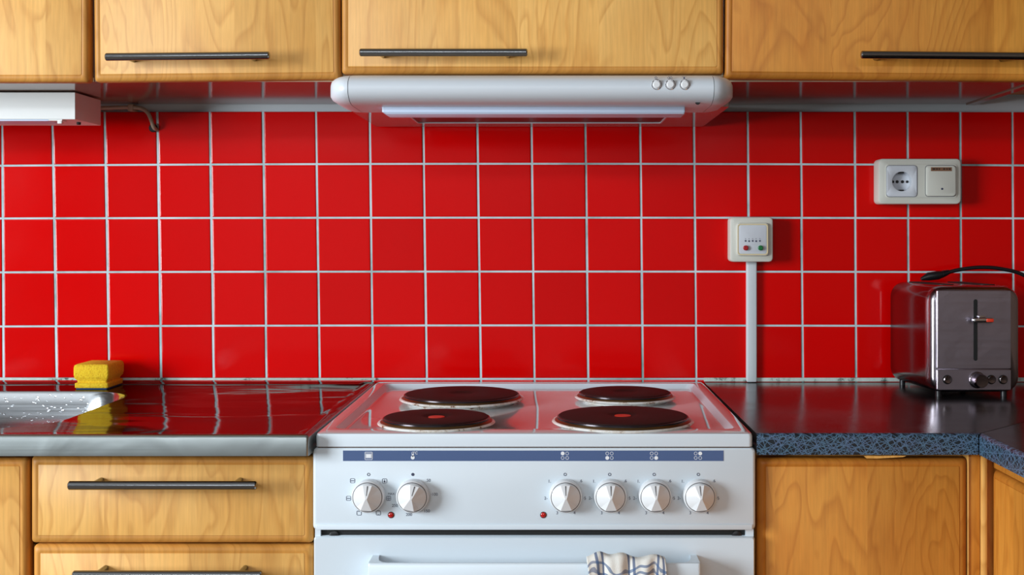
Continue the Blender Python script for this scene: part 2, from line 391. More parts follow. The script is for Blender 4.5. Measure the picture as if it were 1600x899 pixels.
# doors are hung a touch out of true
wall_cab('leftmost beech wall cabinet above the under-cabinet light', -1.13, -.7265, 0, -1.128, X(138, YW), 1.4095, None, 0, 'wood', 0)
wall_cab('beech wall cabinet between the leftmost one and the hood cabinet', -.7265, -.336, 0, X(143, YW), X(529, YW), Z(125.6, YW), (162, 418), 87.5, 'wood', -math.radians(.55))
wall_cab('shorter beech wall cabinet directly above the cooker hood', -.336, .2652, 0, X(533, YW), X(1131, YW), Z(115.3, YW), (562, 824), 82, 'wood', 0, bottom=1.421)
wall_cab('shade-toned beech wall cabinet right of the cooker hood', .2652, .755, 0, X(1136, YW), .768, Z(125, YW), (1348, 1612), 86, 'wood_warm', math.radians(.5))
t = thing('wall_cabinet', 'corner wall cabinet at the far right, only its underside in view', 'cabinet', (.97, -.16, 1.40), 'wall cabinets above the tiles')
bm = NB(); box(bm, .756, .772, YW+.02, -.003, 1.4105, 2.08); part('side_panel', bm, 'melamine', t, 0)
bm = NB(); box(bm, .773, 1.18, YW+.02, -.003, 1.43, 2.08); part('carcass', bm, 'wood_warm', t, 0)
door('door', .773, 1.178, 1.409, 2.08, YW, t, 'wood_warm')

# ---- base cabinets
YB = -.560; TOPZ = .869
def base(label, x0, x1, top=TOPZ):
    t = thing('base_cabinet', label, 'cabinet', ((x0+x1)/2, -.27, 0), 'base cabinets')
    bm = NB(); box(bm, x0, x1, YB+.021, -.02, .10, top); part('carcass', bm, 'wood_edge', t, 0)
    bm = NB(); box(bm, x0, x1, YB+.08, YB+.10, .0, .0995); part('plinth', bm, 'wood_edge', t, 0)
    return t
t = base('beech base cabinet under the sink bowl at the left edge', -1.33, -.7235, .74)
door('door', -1.12, X(43, YB), .12, Z(716.5, YB), YB, t)
t = base('beech drawer cabinet left of the stove, under the steel worktop', -.7225, -.3325, .72)
zs = [Z(714, YB), Z(850, YB), Z(852.5, YB), .60, .598, .36, .358, .12]
for k, (zt, zb, dx) in enumerate(((zs[0], zs[1], 0), (zs[2], zs[3], .003), (zs[4], zs[5], .003), (zs[6], zs[7], .003))):
    d = door('drawer', X(47, YB)+dx, X(488, YB), zb, zt, YB, t)
    if k == 0: bar_handle(X(107, YB-.034), X(401, YB-.034), Z(759, YB-.034), YB, d, 0)
    else: bar_handle(X(114, YB-.034), X(409, YB-.034), (Z(899, YB-.034) if k == 1 else zt-.05), YB, d, 0)
# the handles stand at their height; posts of the lower ones are seen above the bar
t = base('shade-toned beech base cabinet right of the stove', .2765, .5655)
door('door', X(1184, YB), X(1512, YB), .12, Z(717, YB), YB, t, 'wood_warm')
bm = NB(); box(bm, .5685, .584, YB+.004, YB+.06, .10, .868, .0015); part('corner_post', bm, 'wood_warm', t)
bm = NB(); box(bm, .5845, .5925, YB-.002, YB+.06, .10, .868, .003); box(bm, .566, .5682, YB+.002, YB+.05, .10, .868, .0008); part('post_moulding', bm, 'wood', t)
# return leg cabinet along the right wall
t = thing('base_cabinet', 'beech base cabinet of the return leg at the right edge', 'cabinet', (.9, -1.1, 0), 'base cabinets')
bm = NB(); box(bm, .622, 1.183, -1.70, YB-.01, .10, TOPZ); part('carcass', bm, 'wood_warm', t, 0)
bm = NB(); R = []
def sr(x, ins, r): return sd_(rr(-1.15+ins, -.553-ins, .12+ins, .8475-ins, r), x)
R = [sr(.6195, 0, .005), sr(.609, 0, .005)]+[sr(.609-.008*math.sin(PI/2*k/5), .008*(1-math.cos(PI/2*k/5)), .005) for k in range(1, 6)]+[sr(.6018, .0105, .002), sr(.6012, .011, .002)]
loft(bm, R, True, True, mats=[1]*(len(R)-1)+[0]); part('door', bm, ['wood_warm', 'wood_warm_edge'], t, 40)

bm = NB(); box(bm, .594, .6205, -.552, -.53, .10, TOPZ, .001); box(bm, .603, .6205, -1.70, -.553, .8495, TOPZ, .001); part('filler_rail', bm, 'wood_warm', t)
# ================================================================== RIGHT WORKTOPS
def worktop(name, poly, front_edges, label):
    zt, zb = .900, .8712
    bm = NB(); T = [bm.verts.new((x, y, zt)) for x, y in poly]; B = [bm.verts.new((x, y, zb)) for x, y in poly]
    n = len(poly); bm.faces.new(T); bm.faces.new(B)
    for i in range(n):
        f = bm.faces.new((T[i], T[(i+1) % n], B[(i+1) % n], B[i]))
        if i in front_edges: f.material_index = 1
    bm.edges.ensure_lookup_table()
    es = [e for e in bm.edges if any({e.verts[0], e.verts[1]} == {T[i], T[(i+1) % n]} for i in front_edges)]
    r = bmesh.ops.bevel(bm, geom=es, offset=.006, segments=4, affect='EDGES', profile=.5)
    for f in r['faces']: f.material_index = 1
    return tag(part(name, bm, ['lam', 'lam_edge'], None, 40), label, 'worktop')
wt = worktop('worktop', [(.2735, -.0032), (.2735, -.575), (.5745, -.575), (1.146, -.0032)], (1,), 'dark worktop with blue scratch-patterned edge, right of the stove')
worktop('worktop', [(.5755, -.576), (1.147, -.0042), (1.183, -.0042), (1.183, -1.71), (.5755, -1.71)], (4,), 'dark return worktop along the right side, beyond the mitred seam')
bm = NB()
ch = [(1350, 713.3), (1356, 712.4), (1374, 713), (1398, 712.4), (1416, 712.8), (1411, 714.6), (1396, 715.5), (1370, 716.8), (1354, 716.6)]
yy = -.572; loft(bm, [fr_([(X(a, yy), Z(b, yy)) for a, b in ch], yy+.004), fr_([(X(a, yy), Z(b, yy)) for a, b in ch], yy)], True, True)
part('wood_splinter', bm, 'wood', wt, 0)

# ================================================================== STEEL SINK TOP
t = thing('sink_worktop', 'stainless steel worktop with sink bowl left of the stove', 'worktop', (-1.0, -.3, .87))
x0, x1, y0, y1 = -1.75, -.3312, -.5965, -.0035
Zs = .900; n = 8
bm = NB()
A = lambda i, z, r: hz_(rr(x0+i, x1-i, y0+i, y1-i, r, n), z)
R = [A(.0, .8735, .004), A(0, Zs-.004+.0015, .004), A(.0012, Zs+.0005, .004), A(.004, Zs+.0018, .005),
     hz_(rr(x0+.012, x1-.012, y0+.010, y1-.006, .008, n), Zs+.0016), hz_(rr(x0+.020, x1-.021, y0+.016, y1-.010, .012, n), Zs-.0018),
     hz_(rr(x0+.024, x1-.026, y0+.020, y1-.012, .014, n), Zs-.0022)]
H = lambda i, z, r: hz_(rr(-1.14+i, -.7255-i, -.517+i, -.108-i, r, n), z)
R += [H(-.004, Zs-.0022, .099), H(0, Zs-.0030, .095)]
loft(bm, R, False, False, mats=[1, 1]+[0]*6)
part('top_sheet', bm, ['steel', 'steel_edge'], t, 50)
bm = NB(); loft(bm, [H(-.0006, Zs-.0030, .095), H(.003, Zs-.008, .092), H(.008, Zs-.06, .09), H(.013, Zs-.12, .085), H(.022, Zs-.142, .08), H(.045, Zs-.152, .06), H(.12, Zs-.156, .03)], False, True)
part('sink_bowl', bm, 'steel_bowl', t, 60)
bm = NB()
for k in range(260):
    x = random.uniform(-1.10, -.80); dz = random.uniform(.008, .11); y = -.108-.0045-(dz-.008)*.09
    rad = random.choice((.0007, .001, .001, .0014, .002))
    bmesh.ops.create_icosphere(bm, subdivisions=1, radius=rad, matrix=Matrix.Translation((x, y-rad*.3, Zs-dz)))
tag(part('water_drops', bm, 'drop', t), kind='stuff')

# sponge
def sponge():
    t = thing('sponge', 'yellow grip-sided kitchen sponge beside the sink bowl', 'sponge', (-.8195, -.0575, .8978))
    ang = 0; c = Vector((-.8195, -.0575, 0)); rings = []
    prof = [(.9005, -.003), (.9015, -.0015), (.9090, -.0015), (.9105, -.005), (.9135, -.0045), (.918, -.001), (.924, 0), (.936, 0), (.9405, -.001), (.9425, -.004)]
    def ring(w, d, z):
        out = []
        for a, b in rr(-w/2, w/2, -d/2, d/2, .003, 3): out.append(Vector((c.x+a*math.cos(ang)-b*math.sin(ang), c.y+a*math.sin(ang)+b*math.cos(ang), z)))
        return out
    bm = NB(); W, D = .062, .078
    loft(bm, [ring(W+2*o, D+2*o, z) for z, o in prof]); part('foam_block', bm, 'foam', t, 60)
    bm = NB(); loft(bm, [ring(W-.006, D-.006, .8979), ring(W-.006, D-.006, .9007)]); part('scouring_pad', bm, 'scour', t)
sponge()

# ================================================================== STOVE
YS = -.575; SX0, SX1 = -.329, .2712
st = thing('stove', 'white electric stove with four hotplates between the two worktops', 'stove', (-.029, -.3, 0))
bm = NB(); box(bm, SX0+.001, SX1-.001, YS+.045, -.03, .02, .878); part('body', bm, 'white_metal', st, 0)
# hob sheet
bm = NB(); n = 5
o = lambda a, b, f, k, z, r: hz_(rr(SX0+a, SX1-b, YS+f, -.028-k, r, n), z)
loft(bm, [o(.003, .003, 0, 0, .8822, .006), o(.003, .003, 0, 0, .896, .006), o(.004, .004, .0012, .001, .8995, .006), o(.007, .007, .0045, .004, .9008, .006),
          o(.0205, .0205, .034, .024, .9010, .014), o(.0220, .0220, .036, .026, .9006, .014), o(.0300, .0310, .042, .0315, .8950, .012), o(.0320, .0330, .044, .0345, .8944, .012)], True, True, mats=[1, 1, 0, 0, 0, 1, 0, 0])  # recess slopes take the whiter enamel to paint in their bright highlight
for v in bm.verts:
    if v.co.y > -.075 and v.co.z > .8995: v.co.z += .0030     # the sheet rises to a low upstand at the back
part('hob_top', bm, ['hob', 'white_metal'], st, 24)
bm = NB(); box(bm, SX0+.006, SX1-.006, YS+.002, YS+.04, .8808, .8820); part('rusty_seam', bm, 'rust', st, 0)
# hotplates
for px, py, R_, front in ((682, 650, .0757, 1), (973, 648, .0938, 1), (721.5, 614, .0938, 0), (976.5, 611.5, .0756, 0)):
    d = .256*F/(py-HY); y = d-DW; x = X(px, y); zt = .911; c = (x, y, 0)
    bm = NB(); lathe(bm, [(.012, zt-.0022), (.017, zt-.0016), (.021, zt-.0003), (.024, zt), (R_-.005, zt), (R_-.002, zt-.0006), (R_-.001, zt-.002), (R_-.001, zt-.0045)], c, 'z', 64)
    hp = part('hotplate', bm, 'iron', st, 40)
    bm = NB(); lathe(bm, [(R_-.0009, zt-.0016), (R_+.0008, zt-.0022), (R_+.001, zt-.0042), (R_-.0005, zt-.0048)], c, 'z', 64, False); part('edge_band', bm, 'iron_edge', hp, 40)
    bm = NB(); lathe(bm, [(R_+.0008, zt-.0043), (R_+.0042, zt-.0068), (R_+.0046, zt-.0082), (R_+.001, zt-.0084)], c, 'z', 64, False); part('trim_ring', bm, 'bronze', hp, 40)
    bm = NB(); lathe(bm, [(R_+.0044, zt-.0074), (R_+.0075, zt-.0079), (R_+.0085, zt-.0095), (R_+.0065, zt-.0112), (R_-.004, zt-.0125), (R_-.006, zt-.0164)], c, 'z', 64, False); part('spill_ring', bm, 'spill', hp, 50)
    if front:
        bm = NB(); lathe(bm, [(.0118, zt-.0022), (.0118, zt-.0012), (.0, zt-.0009)], c, 'z', 32); part('red_dot', bm, 'red_dot', hp)
# control panel
def pz(py): return Z(py, YS)
def pxx(px): return X(px, YS)
bm = NB(); P0 = lambda i, y, r: fr_(rr(SX0-.0010+i, SX1+.0008-i, pz(829)+i, .8805-i*.3, r, 5), y)
loft(bm, [P0(0, YS+.05, .006), P0(0, YS+.004, .006), P0(.0012, YS+.001, .006), P0(.004, YS-.0002, .006)], True, True)
cp = part('control_panel', bm, 'white_metal', st, 45)
bm = NB(); box(bm, SX0+.004, SX1-.004, YS-.002, YS+.0002, pz(828), pz(819.5), .0009, 2); part('lower_lip', bm, 'white_metal', cp)
bm = NB(); box(bm, pxx(536), pxx(1130.5), YS-.0006, YS-.0001, pz(720.6), pz(704.3)); band = part('blue_band', bm, 'blue', cp, 0)
yi = YS-.0006
bm = NB()
for cxp, fill in ((882.6, (0, 0)), (952.2, (0, 1)), (1021.6, (1, 1)), (1090.4, (1, 0))):
    for a in (0, 1):
        for b in (0, 1):
            xx, zz = pxx(cxp-3.4+7*a), pz(708.8+7*b)
            (disc(bm, xx, zz, yi, .0026) if (a, b) == fill else annulus(bm, xx, zz, yi, .0018, .0023))
frame(bm, pxx(570), pxx(582.3), pz(718.8), pz(706.4), .0012, .0006, yi); frame(bm, pxx(571.5), pxx(580.8), pz(716.2), pz(708.6), .0003, .0004, yi)
box(bm, pxx(572.2), pxx(580), yi-.0004, yi, pz(715.4), pz(709.8))
disc(bm, pxx(645), pz(715.2), yi, .0026); box(bm, pxx(644), pxx(646.2), yi-.0003, yi, pz(714), pz(709.5)); frame(bm, pxx(643.4), pxx(646.8), pz(712), pz(706.3), .0012, .0005, yi)
text(bm, '°C', pxx(649.5), pz(708.2), yi-.0002, .0052)
tag(part('white_symbols', bm, 'whiteink', cp, 0), kind='stuff')
bm = NB(); yi = YS-.0003
kc = [576, 645, 883, 952.5, 1022, 1091]
for k in kc:
    if k == 645: disc(bm, pxx(k), pz(741.7), yi, .0021)
    else: annulus(bm, pxx(k), pz(741.7), yi, .0014, .0021)
T = lambda s, a, b, sz=.0058: text(bm, s, pxx(a), pz(b), yi, sz)
for k in kc[2:]:
    for s, dx, dy in (('1.', -24.5, -20.5), ('2-', -30, 6), ('3', -12.5, 29), ('4', 14.5, 29), ('·5', 30.5, 6), ('.6', 24.5, -21)): T(s, k+dx, 773+dy)
for s, a, b in (('.50', 669, 751), ('·100', 678.5, 773), ('150', 667, 799), ('200', 639, 804.5), ('250·', 618, 790.5), ('MAX·', 612, 772.2)): T(s, a, b, .0056 if s != 'MAX·' else .0042)
for a, b, kd in ((550.8, 751.5, 0), (600.8, 751.7, 3), (544.6, 779, 1), (607.3, 779, 4), (561, 802, 2), (591.2, 802, 5)):
    frame(bm, pxx(a-3.7), pxx(a+3.7), pz(b+3.6), pz(b-3.6), .0014, .0005, yi)
    if kd in (0, 1, 4): box(bm, pxx(a-2.3), pxx(a+2.3), yi-.0002, yi, pz(b+.7), pz(b-.4))
    if kd in (4, 2): box(bm, pxx(a-1.6), pxx(a+1.6), yi-.0002, yi, pz(b-1.9), pz(b-2.5))
    if kd in (5, 4): box(bm, pxx(a-1.6), pxx(a+1.6), yi-.0002, yi, pz(b+2.5), pz(b+1.9))
    if kd == 3: disc(bm, pxx(a), pz(b+1), yi, .0011); box(bm, pxx(a-.35), pxx(a+.35), yi-.0002, yi, pz(b), pz(b-2.3))
tag(part('dark_markings', bm, 'ink', cp, 0), kind='stuff')
for a in (611, 849):
    bm = NB(); lathe(bm, [(.0036, 0), (.0036, -.0009), (.0028, -.0016), (.0006, -.0020)], (pxx(a), YS-.0001, pz(805)), 'y', 20); l = part('indicator_light', bm, 'red_lamp', st)
    bm = NB(); annulus(bm, pxx(a), pz(805), YS-.0001, .0036, .0044, 24, .0007); part('bezel', bm, 'black', l)
# knobs
def knob_meshes():
    bm = NB(); lathe(bm, [(.0222, 0), (.0222, -.004), (.0218, -.0125), (.0210, -.0145), (.0202, -.0150), (.0200, -.0138)], (0, 0, 0), 'y', 48)
    k = part('knob', bm, 'knob', st, 40, origin=(0, 0, 0))
    bm = NB(); annulus(bm, 0, 0, -.0140, .0192, .0201, 48, .0008); g_ = part('dark_ring', bm, 'knobgroove', None, 40, origin=(0, 0, 0)); g_.parent = k; g_.location = (0, 0, 0)
    # faceted grip
    bm = NB(); r = .0192; h0 = -.0155; hc = -.0285
    base = [bm.verts.new((r*math.cos(2*PI*i/48), -.0138, r*math.sin(2*PI*i/48))) for i in range(48)]
    rim = [bm.verts.new((r*math.cos(2*PI*i/48), h0, r*math.sin(2*PI*i/48))) for i in range(48)]
    for i in range(48): bm.faces.new((base[i], base[(i+1) % 48], rim[(i+1) % 48], rim[i]))
    C0 = bm.verts.new((-.0008, hc, .0)); C1 = bm.verts.new((.0012, hc, 0))
    T0 = bm.verts.new((-.0062, -.0215, .0172)); T1 = bm.verts.new((.0062, -.0215, .0172))
    B0 = bm.verts.new((-.0074, -.0205, -.0168)); B1 = bm.verts.new((.0074, -.0205, -.0168))
    bm.faces.new((T0, T1, C1, C0)); bm.faces.new((C0, C1, B1, B0))
    def at(deg): return rim[int(round((deg % 360)/360*48)) % 48]
    def arc(a, b):
        out = []; i = int(round((a % 360)/360*48)); j = int(round((b % 360)/360*48))
        while True:
            out.append(rim[i % 48])
            if i % 48 == j % 48: break
            i += 1
        return out
    def fan(apex, arcv):
        for p, q in zip(arcv[:-1], arcv[1:]): bm.faces.new((apex, q, p))
    # top end, bottom end
    fan(T1, arc(60, 75)); fan(T0, arc(105, 120)); a_ = arc(75, 105); mid = len(a_)//2
    fan(T1, a_[:mid+1]); fan(T0, a_[mid:]); bm.faces.new((T0, T1, a_[mid]))
    a_ = arc(247.5, 292.5); mid = len(a_)//2; fan(B0, a_[:mid+1]); fan(B1, a_[mid:]); bm.faces.new((B0, B1, a_[mid]))
    L = arc(120, 247.5); m_ = [i for i, v in enumerate(L) if abs(v.co.z) < .0013][0]
    fan(T0, L[:4]); fan(C0, L[3:-3]); fan(B0, L[-4:]); bm.faces.new((T0, C0, L[3])); bm.faces.new((C0, B0, L[-4]))
    Rr = arc(292.5, 60); fan(B1, Rr[:4]); fan(C1, Rr[3:-3]); fan(T1, Rr[-4:]); bm.faces.new((B1, C1, Rr[3])); bm.faces.new((C1, T1, Rr[-4]))
    g_ = part('grip', bm, 'knob', None, 12, origin=(0, 0, 0)); g_.parent = k; g_.location = (0, 0, 0)
    bm = NB(); v = [bm.verts.new(p) for p in ((-.0004, -.0219, .0166), (.0011, -.0219, .0166), (.0004, -.0268, .0045), (-.0002, -.0268, .0045))]; bm.faces.new(v)
    v2 = [bm.verts.new(p.co+Vector((0, -.0003, 0))) for p in v]; bm.faces.new(v2)
    for i in range(4): bm.faces.new((v[i], v[(i+1) % 4], v2[(i+1) % 4], v2[i]))
    g_ = part('pointer_groove', bm, 'knobgroove', None, 0, origin=(0, 0, 0)); g_.parent = k; g_.location = (0, 0, 0)
    return k
k0 = knob_meshes()
rots = [3, 14, -2, -1, -4, -5]
for i, k in enumerate(kc):
    kk = k0 if i == 0 else again(k0, st, (0, 0, 0))
    kk.location = Vector((pxx(k+.8), YS-.0002, pz(773.8)))-wloc(st); kk.rotation_euler = (0, math.radians(rots[i]), 0)
# oven
bm = NB(); box(bm, SX0+.009, SX1-.012, YS+.012, YS+.044, pz(846), pz(825)); part('vent_gap', bm, 'black', st, 0)
for a, b in ((SX0+.001, SX0+.0085), (SX1-.0118, SX1-.001)):
    bm = NB(); box(bm, a, b, YS+.006, YS+.044, pz(842), pz(828)); part('gap_cheek', bm, 'white_metal', st, 0)
for a in (520, 1153):
    bm = NB(); lathe(bm, [(.007, 0), (.007, -.004), (.004, -.005)], (pxx(a), YS+.013, pz(841)), 'y', 16); part('hinge_roller', bm, 'black_rubber', st)
bm = NB(); P1 = lambda i, y: fr_(rr(SX0+.0005+i, SX1-.0005-i, .20+i, pz(840)-i, .003, 3), y)
loft(bm, [P1(0, YS+.04), P1(0, YS+.002), P1(.0015, YS+.0)], True, True); od = part('oven_door', bm, 'white_metal', st, 40)
bm = NB(); YH = YS-.043; hx0, hx1, hz1 = X(575, YH), X(1094.5, YH), Z(881, YH)
P2 = lambda i, y: fr_(rr(hx0+i, hx1-i, hz1-.052+i, hz1-i, .003, 3), y)
loft(bm, [P2(.0008, YH+.0055), P2(0, YH+.0045), P2(0, YH+.0012), P2(.0012, YH)], True, True)
for s, xa in ((1, hx0), (-1, hx1)):
    pr = [(YS+.0005, 0), (YS+.0005, .009), (YS-.012, .0095), (YS-.026, .012), (YS-.034, .017), (YH+.0052, .024), (YH+.0052, 0)]
    loft(bm, [hz_([(xa+s*b, a) for a, b in pr], hz1-.0515), hz_([(xa+s*b, a) for a, b in pr], hz1-.0003)], True, True)
part('door_handle', bm, 'white_metal', od, 40)
bm = NB(); box(bm, SX0+.002, SX1-.002, YS+.003, YS+.04, .04, .197, .002); part('storage_drawer', bm, 'white_metal', st)

# towel over the oven door handle
def towel():
    bm = NB(); U, V = 72, 64; xa, xb = X(917, YH), X(1040, YH); top = hz1
    import itertools
    path = []     # (y, z, s): behind the plate, over it, down the front
    pts = [(YH+.012, top-.085), (YH+.011, top-.03), (YH+.010, top-.004), (YH+.0065, top+.0045), (YH+.001, top+.0058), (YH-.0045, top+.0035), (YH-.0075, top-.006), (YH-.0085, top-.03), (YH-.009, top-.10), (YH-.009, top-.19)]
    sp_ = smooth_path([(0, a, b) for a, b in pts], 7)
    s = 0; prev = None; P = []
    for p in sp_:
        if prev is not None: s += (p-prev).length
        prev = p; P.append((p.y, p.z, s))
    G_ = []
    uvs = {}
    for j, (y, z, s) in enumerate(P):
        row = []
        for i in range(U+1):
            u = i/U; x = xa+(xb-xa)*u
            front = 1 if y < YH+.003 else 0
            dn = max(0, min(1, (top+.004-z)/.05)) if front else 0
            f = (.0045*abs(math.sin(u*PI*3.1+.5+s*4))+.003*math.sin(u*17+2)+.0018*math.sin(u*39+s*30))
            bumpz = (.0055*math.exp(-((u-.16)/.1)**2)+.0075*math.exp(-((u-.45)/.13)**2)+.0040*math.sin(u*9)*.5+.002*math.exp(-((u-.85)/.08)**2)) if z > top-.006 else 0
            yy = y-(f*(.35+.65*dn) if front else -f*.15)-(.001 if front else 0)
            xx = x+dn*(u-.5)*-.012+(.004*math.sin(s*60)*(1 if u > .95 else 0))
            v = bm.verts.new((xx, yy, z+bumpz)); row.append(v); uvs[v] = (u*.118+.006*math.sin(s*18+u*3), s+.005*math.sin(u*9+1)+.0015*math.sin(u*31))
        G_.append(row)
    ul = bm.loops.layers.uv.new('UVMap')
    for j in range(len(G_)-1):
        for i in range(U):
            f = bm.faces.new((G_[j][i], G_[j][i+1], G_[j+1][i+1], G_[j+1][i]))
            for lp in f.loops: lp[ul].uv = uvs[lp.vert]
    o = tag(part('tea_towel', bm, 'towel', None, 80), 'white tea towel with blue stripes hung over the oven door handle', 'towel')
    md = o.modifiers.new('thick', 'SOLIDIFY'); md.thickness = .0016; md.offset = 1
towel()

# ================================================================== COOKER HOOD
hd = thing('cooker_hood', 'white slimline cooker hood with rounded front and three buttons', 'cooker hood', (-.03, -.2, 1.37))
HX0, HX1 = -.3415, .2690
hyc, hzc, ha, hb = -.385, 1.3885, .050, .0228
def hood_ring(x, s, sy, n=20):
    pts = []
    for i in range(n+1):
        a = PI/2-PI*i/n*1.0
        ex = 1.0
        ca, sa = math.cos(a), math.sin(a)
        pts.append((hyc-ha*sy*abs(ca)**.85, hzc+hb*s*(abs(sa)**.9)*(1 if sa > 0 else -1)))
    back = -.30
    return [Vector((x, b, c)) for b, c in [(back, hzc+hb*s)]+pts+[(back, hzc-hb*s)]]
bm = NB(); rings = []; capw = .034
for k in range(9):
    tt = 1-k/8*1.0; q = math.sqrt(max(0, 1-tt*tt*.985)); rings.append(hood_ring(HX0+capw*(1-math.sqrt(max(0, 1-(1-tt)**2))) if False else HX0+capw*(1-tt), .30+.70*q, -.10+1.10*q))
Lcap = rings
loft(bm, Lcap, True, True); part('left_end_cap', bm, 'hoodpaint', hd, 50)
bm = NB(); loft(bm, [[Vector((HX0+HX1-v.x, v.y, v.z)) for v in r] for r in Lcap], True, True); part('right_end_cap', bm, 'hoodpaint', hd, 50)
bm = NB(); loft(bm, [hood_ring(HX0+capw+.0009, 1, 1), hood_ring(HX1-capw-.0009, 1, 1)], True, True); vis = part('front_visor', bm, 'hoodpaint', hd, 50)
bm = NB(); loft(bm, [hood_ring(HX0+capw-.0005, .985, .985), hood_ring(HX1-capw+.0005, .985, .985)], True, True); part('seam', bm, 'black', hd, 50)
# body with an opening for the filter
bx0, bx1, bz = -.3285, .2700, 1.3700
bm = NB(); n = 2
fx0, fx1, fy0, fy1 = -.245, .188, -.215, -.085
loft(bm, [hz_(rr(bx0, bx1, -.345, -.012, .004, n), 1.409), hz_(rr(bx0, bx1, -.345, -.012, .004, n), bz), hz_(rr(fx0, fx1, fy0, fy1, .004, n), bz), hz_(rr(fx0+.002, fx1-.002, fy0+.002, fy1-.002, .004, n), bz+.014)], True, True)
part('body', bm, 'hoodbody', hd, 40)
bm = NB(); loft(bm, [hz_(rr(fx0+.0005, fx1-.0005, fy0+.0005, fy1-.0005, .003, n), bz+.001), hz_(rr(fx0+.0005, fx1-.0005, fy0+.0005, fy1-.0005, .003, n), bz-.0012), hz_(rr(fx0+.003, fx1-.003, fy0+.003, fy1-.003, .003, n), bz-.0012), hz_(rr(fx0+.003, fx1-.003, fy0+.003, fy1-.003, .003, n), bz+.006)], False, False)
part('filter_frame', bm, 'hoodpaint', hd, 40)
bm = NB(); box(bm, fx0+.003, fx1-.003, fy0+.003, fy1-.003, bz+.0004, bz+.004); part('grease_filter', bm, 'dark_glass', hd, 0)
# hanging lamp lens
bm = NB(); lx0, lx1 = X(597, -.375), X(1070.5, -.375); zt, zb = 1.3668, Z(178.2, -.375)
loft(bm, [hz_(rr(lx0, lx1, -.378, -.318, .003, n), zt+.004), hz_(rr(lx0, lx1, -.378, -.318, .003, n), zb+.003), hz_(rr(lx0+.005, lx1-.001, -.376, -.320, .003, n), zb), ], True, True)
part('lamp_lens', bm, 'lens', hd, 30)
hy = lambda z: hyc-ha*(max(0, 1-((z-hzc)/hb)**2))**.42
for i, a in enumerate((1026, 1047.5, 1070)):
    yb = -.4345; x, z = X(a, yb), Z(132.3, yb)
    bm = NB(); lathe(bm, [(.0078, .004), (.0078, -.0008), (.0070, -.0012), (.0068, .003)], (x, yb, z), 'y', 24); bt = part('button', bm, 'chrome', vis)
    bm = NB(); lathe(bm, [(.0060, .002), (.0060, -.0022), (.0045, -.0034)], (x, yb, z), 'y', 24); part('button_cap', bm, 'knob', bt)
bm = NB(); yb = -.4292; zz = Z(121.6, yb)
annulus(bm, X(1025, yb), zz, yb, .0012, .0018, 16, .0005)
annulus(bm, X(1045, yb), zz, yb, .0012, .0018, 16, .0005); annulus(bm, X(1048.5, yb), zz, yb, .0012, .0018, 16, .0005)
disc(bm, X(1069, yb), zz-.0004, yb, .0014, 12, .0005); box(bm, X(1065.5, yb), X(1072.5, yb), yb-.0005, yb, zz+.0014, zz+.0019)
part('symbols', bm, 'ink', vis, 0)
bm = NB(); lathe(bm, [(.0038, .001), (.0038, -.0006)], (X(1088, -.395), -.413, 1.3692), 'y', 16); part('sensor_hole', bm, 'black', vis)

# ================================================================== UNDER-CABINET LIGHT AND CABLE
lt = thing('under_cabinet_light', 'white under-cabinet light box at the upper left', 'light', (-1.1, -.14, 1.364))
y0, y1 = -.196, -.084; xr = X(117.5, y0); z1 = 1.4105; z0 = Z(186.5, y0)
bm = NB(); box(bm, -1.42, xr, y0, y1, z0, z1, .0006, 1); part('housing', bm, 'lightbox', lt, 30)
bm = NB(); box(bm, -1.40, X(75, y0), y0+.002, y0+.06, z0-.0026, z0-.0002, .0005, 1); part('diffuser', bm, 'lens', lt, 30)
bm = NB(); box(bm, X(75.5, y0), X(96.5, y0), y0+.001, y0+.02, z0-.0022, z0-.0002); box(bm, X(89.5, y0), X(96.3, y0), y0, y0+.008, z0-.0072, z0-.0022, .0006); part('pull_switch', bm, 'lightbox', lt, 30)
bm = NB(); lathe(bm, [(.003, -.0045), (.0036, -.003), (.0036, -.0002)], (X(123, y0+.05), y0+.05, z0), 'z', 12); part('rubber_foot', bm, 'black', lt)
yc = -.012
cb = [(X(-40, yc), yc, Z(168.5, yc)), (X(120, yc), yc, Z(168.8, yc)), (X(165, yc), yc, Z(168.6, yc)), (X(205, yc), yc-.004, Z(168, yc)), (X(222, yc), yc-.004, Z(170, yc)), (X(232, yc), yc-.004, Z(177, yc)), (X(237, yc), yc-.003, Z(188, yc)), (X(240.5, yc), yc-.001, Z(199, yc)), (X(241, yc), .006, Z(202, yc))]
bm = NB(); tube(bm, smooth_path(cb, 6), .0036, 12)
c = tag(part('power_cable', bm, 'cable', None, 60), 'beige cable running from the light box into the tiled wall', 'cable')
bm = NB(); box(bm, X(202, yc), X(210, yc), yc-.009, .0092, Z(174, yc), Z(163.5, yc), .0012); part('cable_clip', bm, 'cable', c)
bm = NB(); lathe(bm, [(.0075, .0), (.0082, -.004), (.006, -.0055)], (X(240.5, 0), -.0006, Z(200.5, 0)), 'y', 10); part('wall_grommet', bm, 'black_rubber', c)

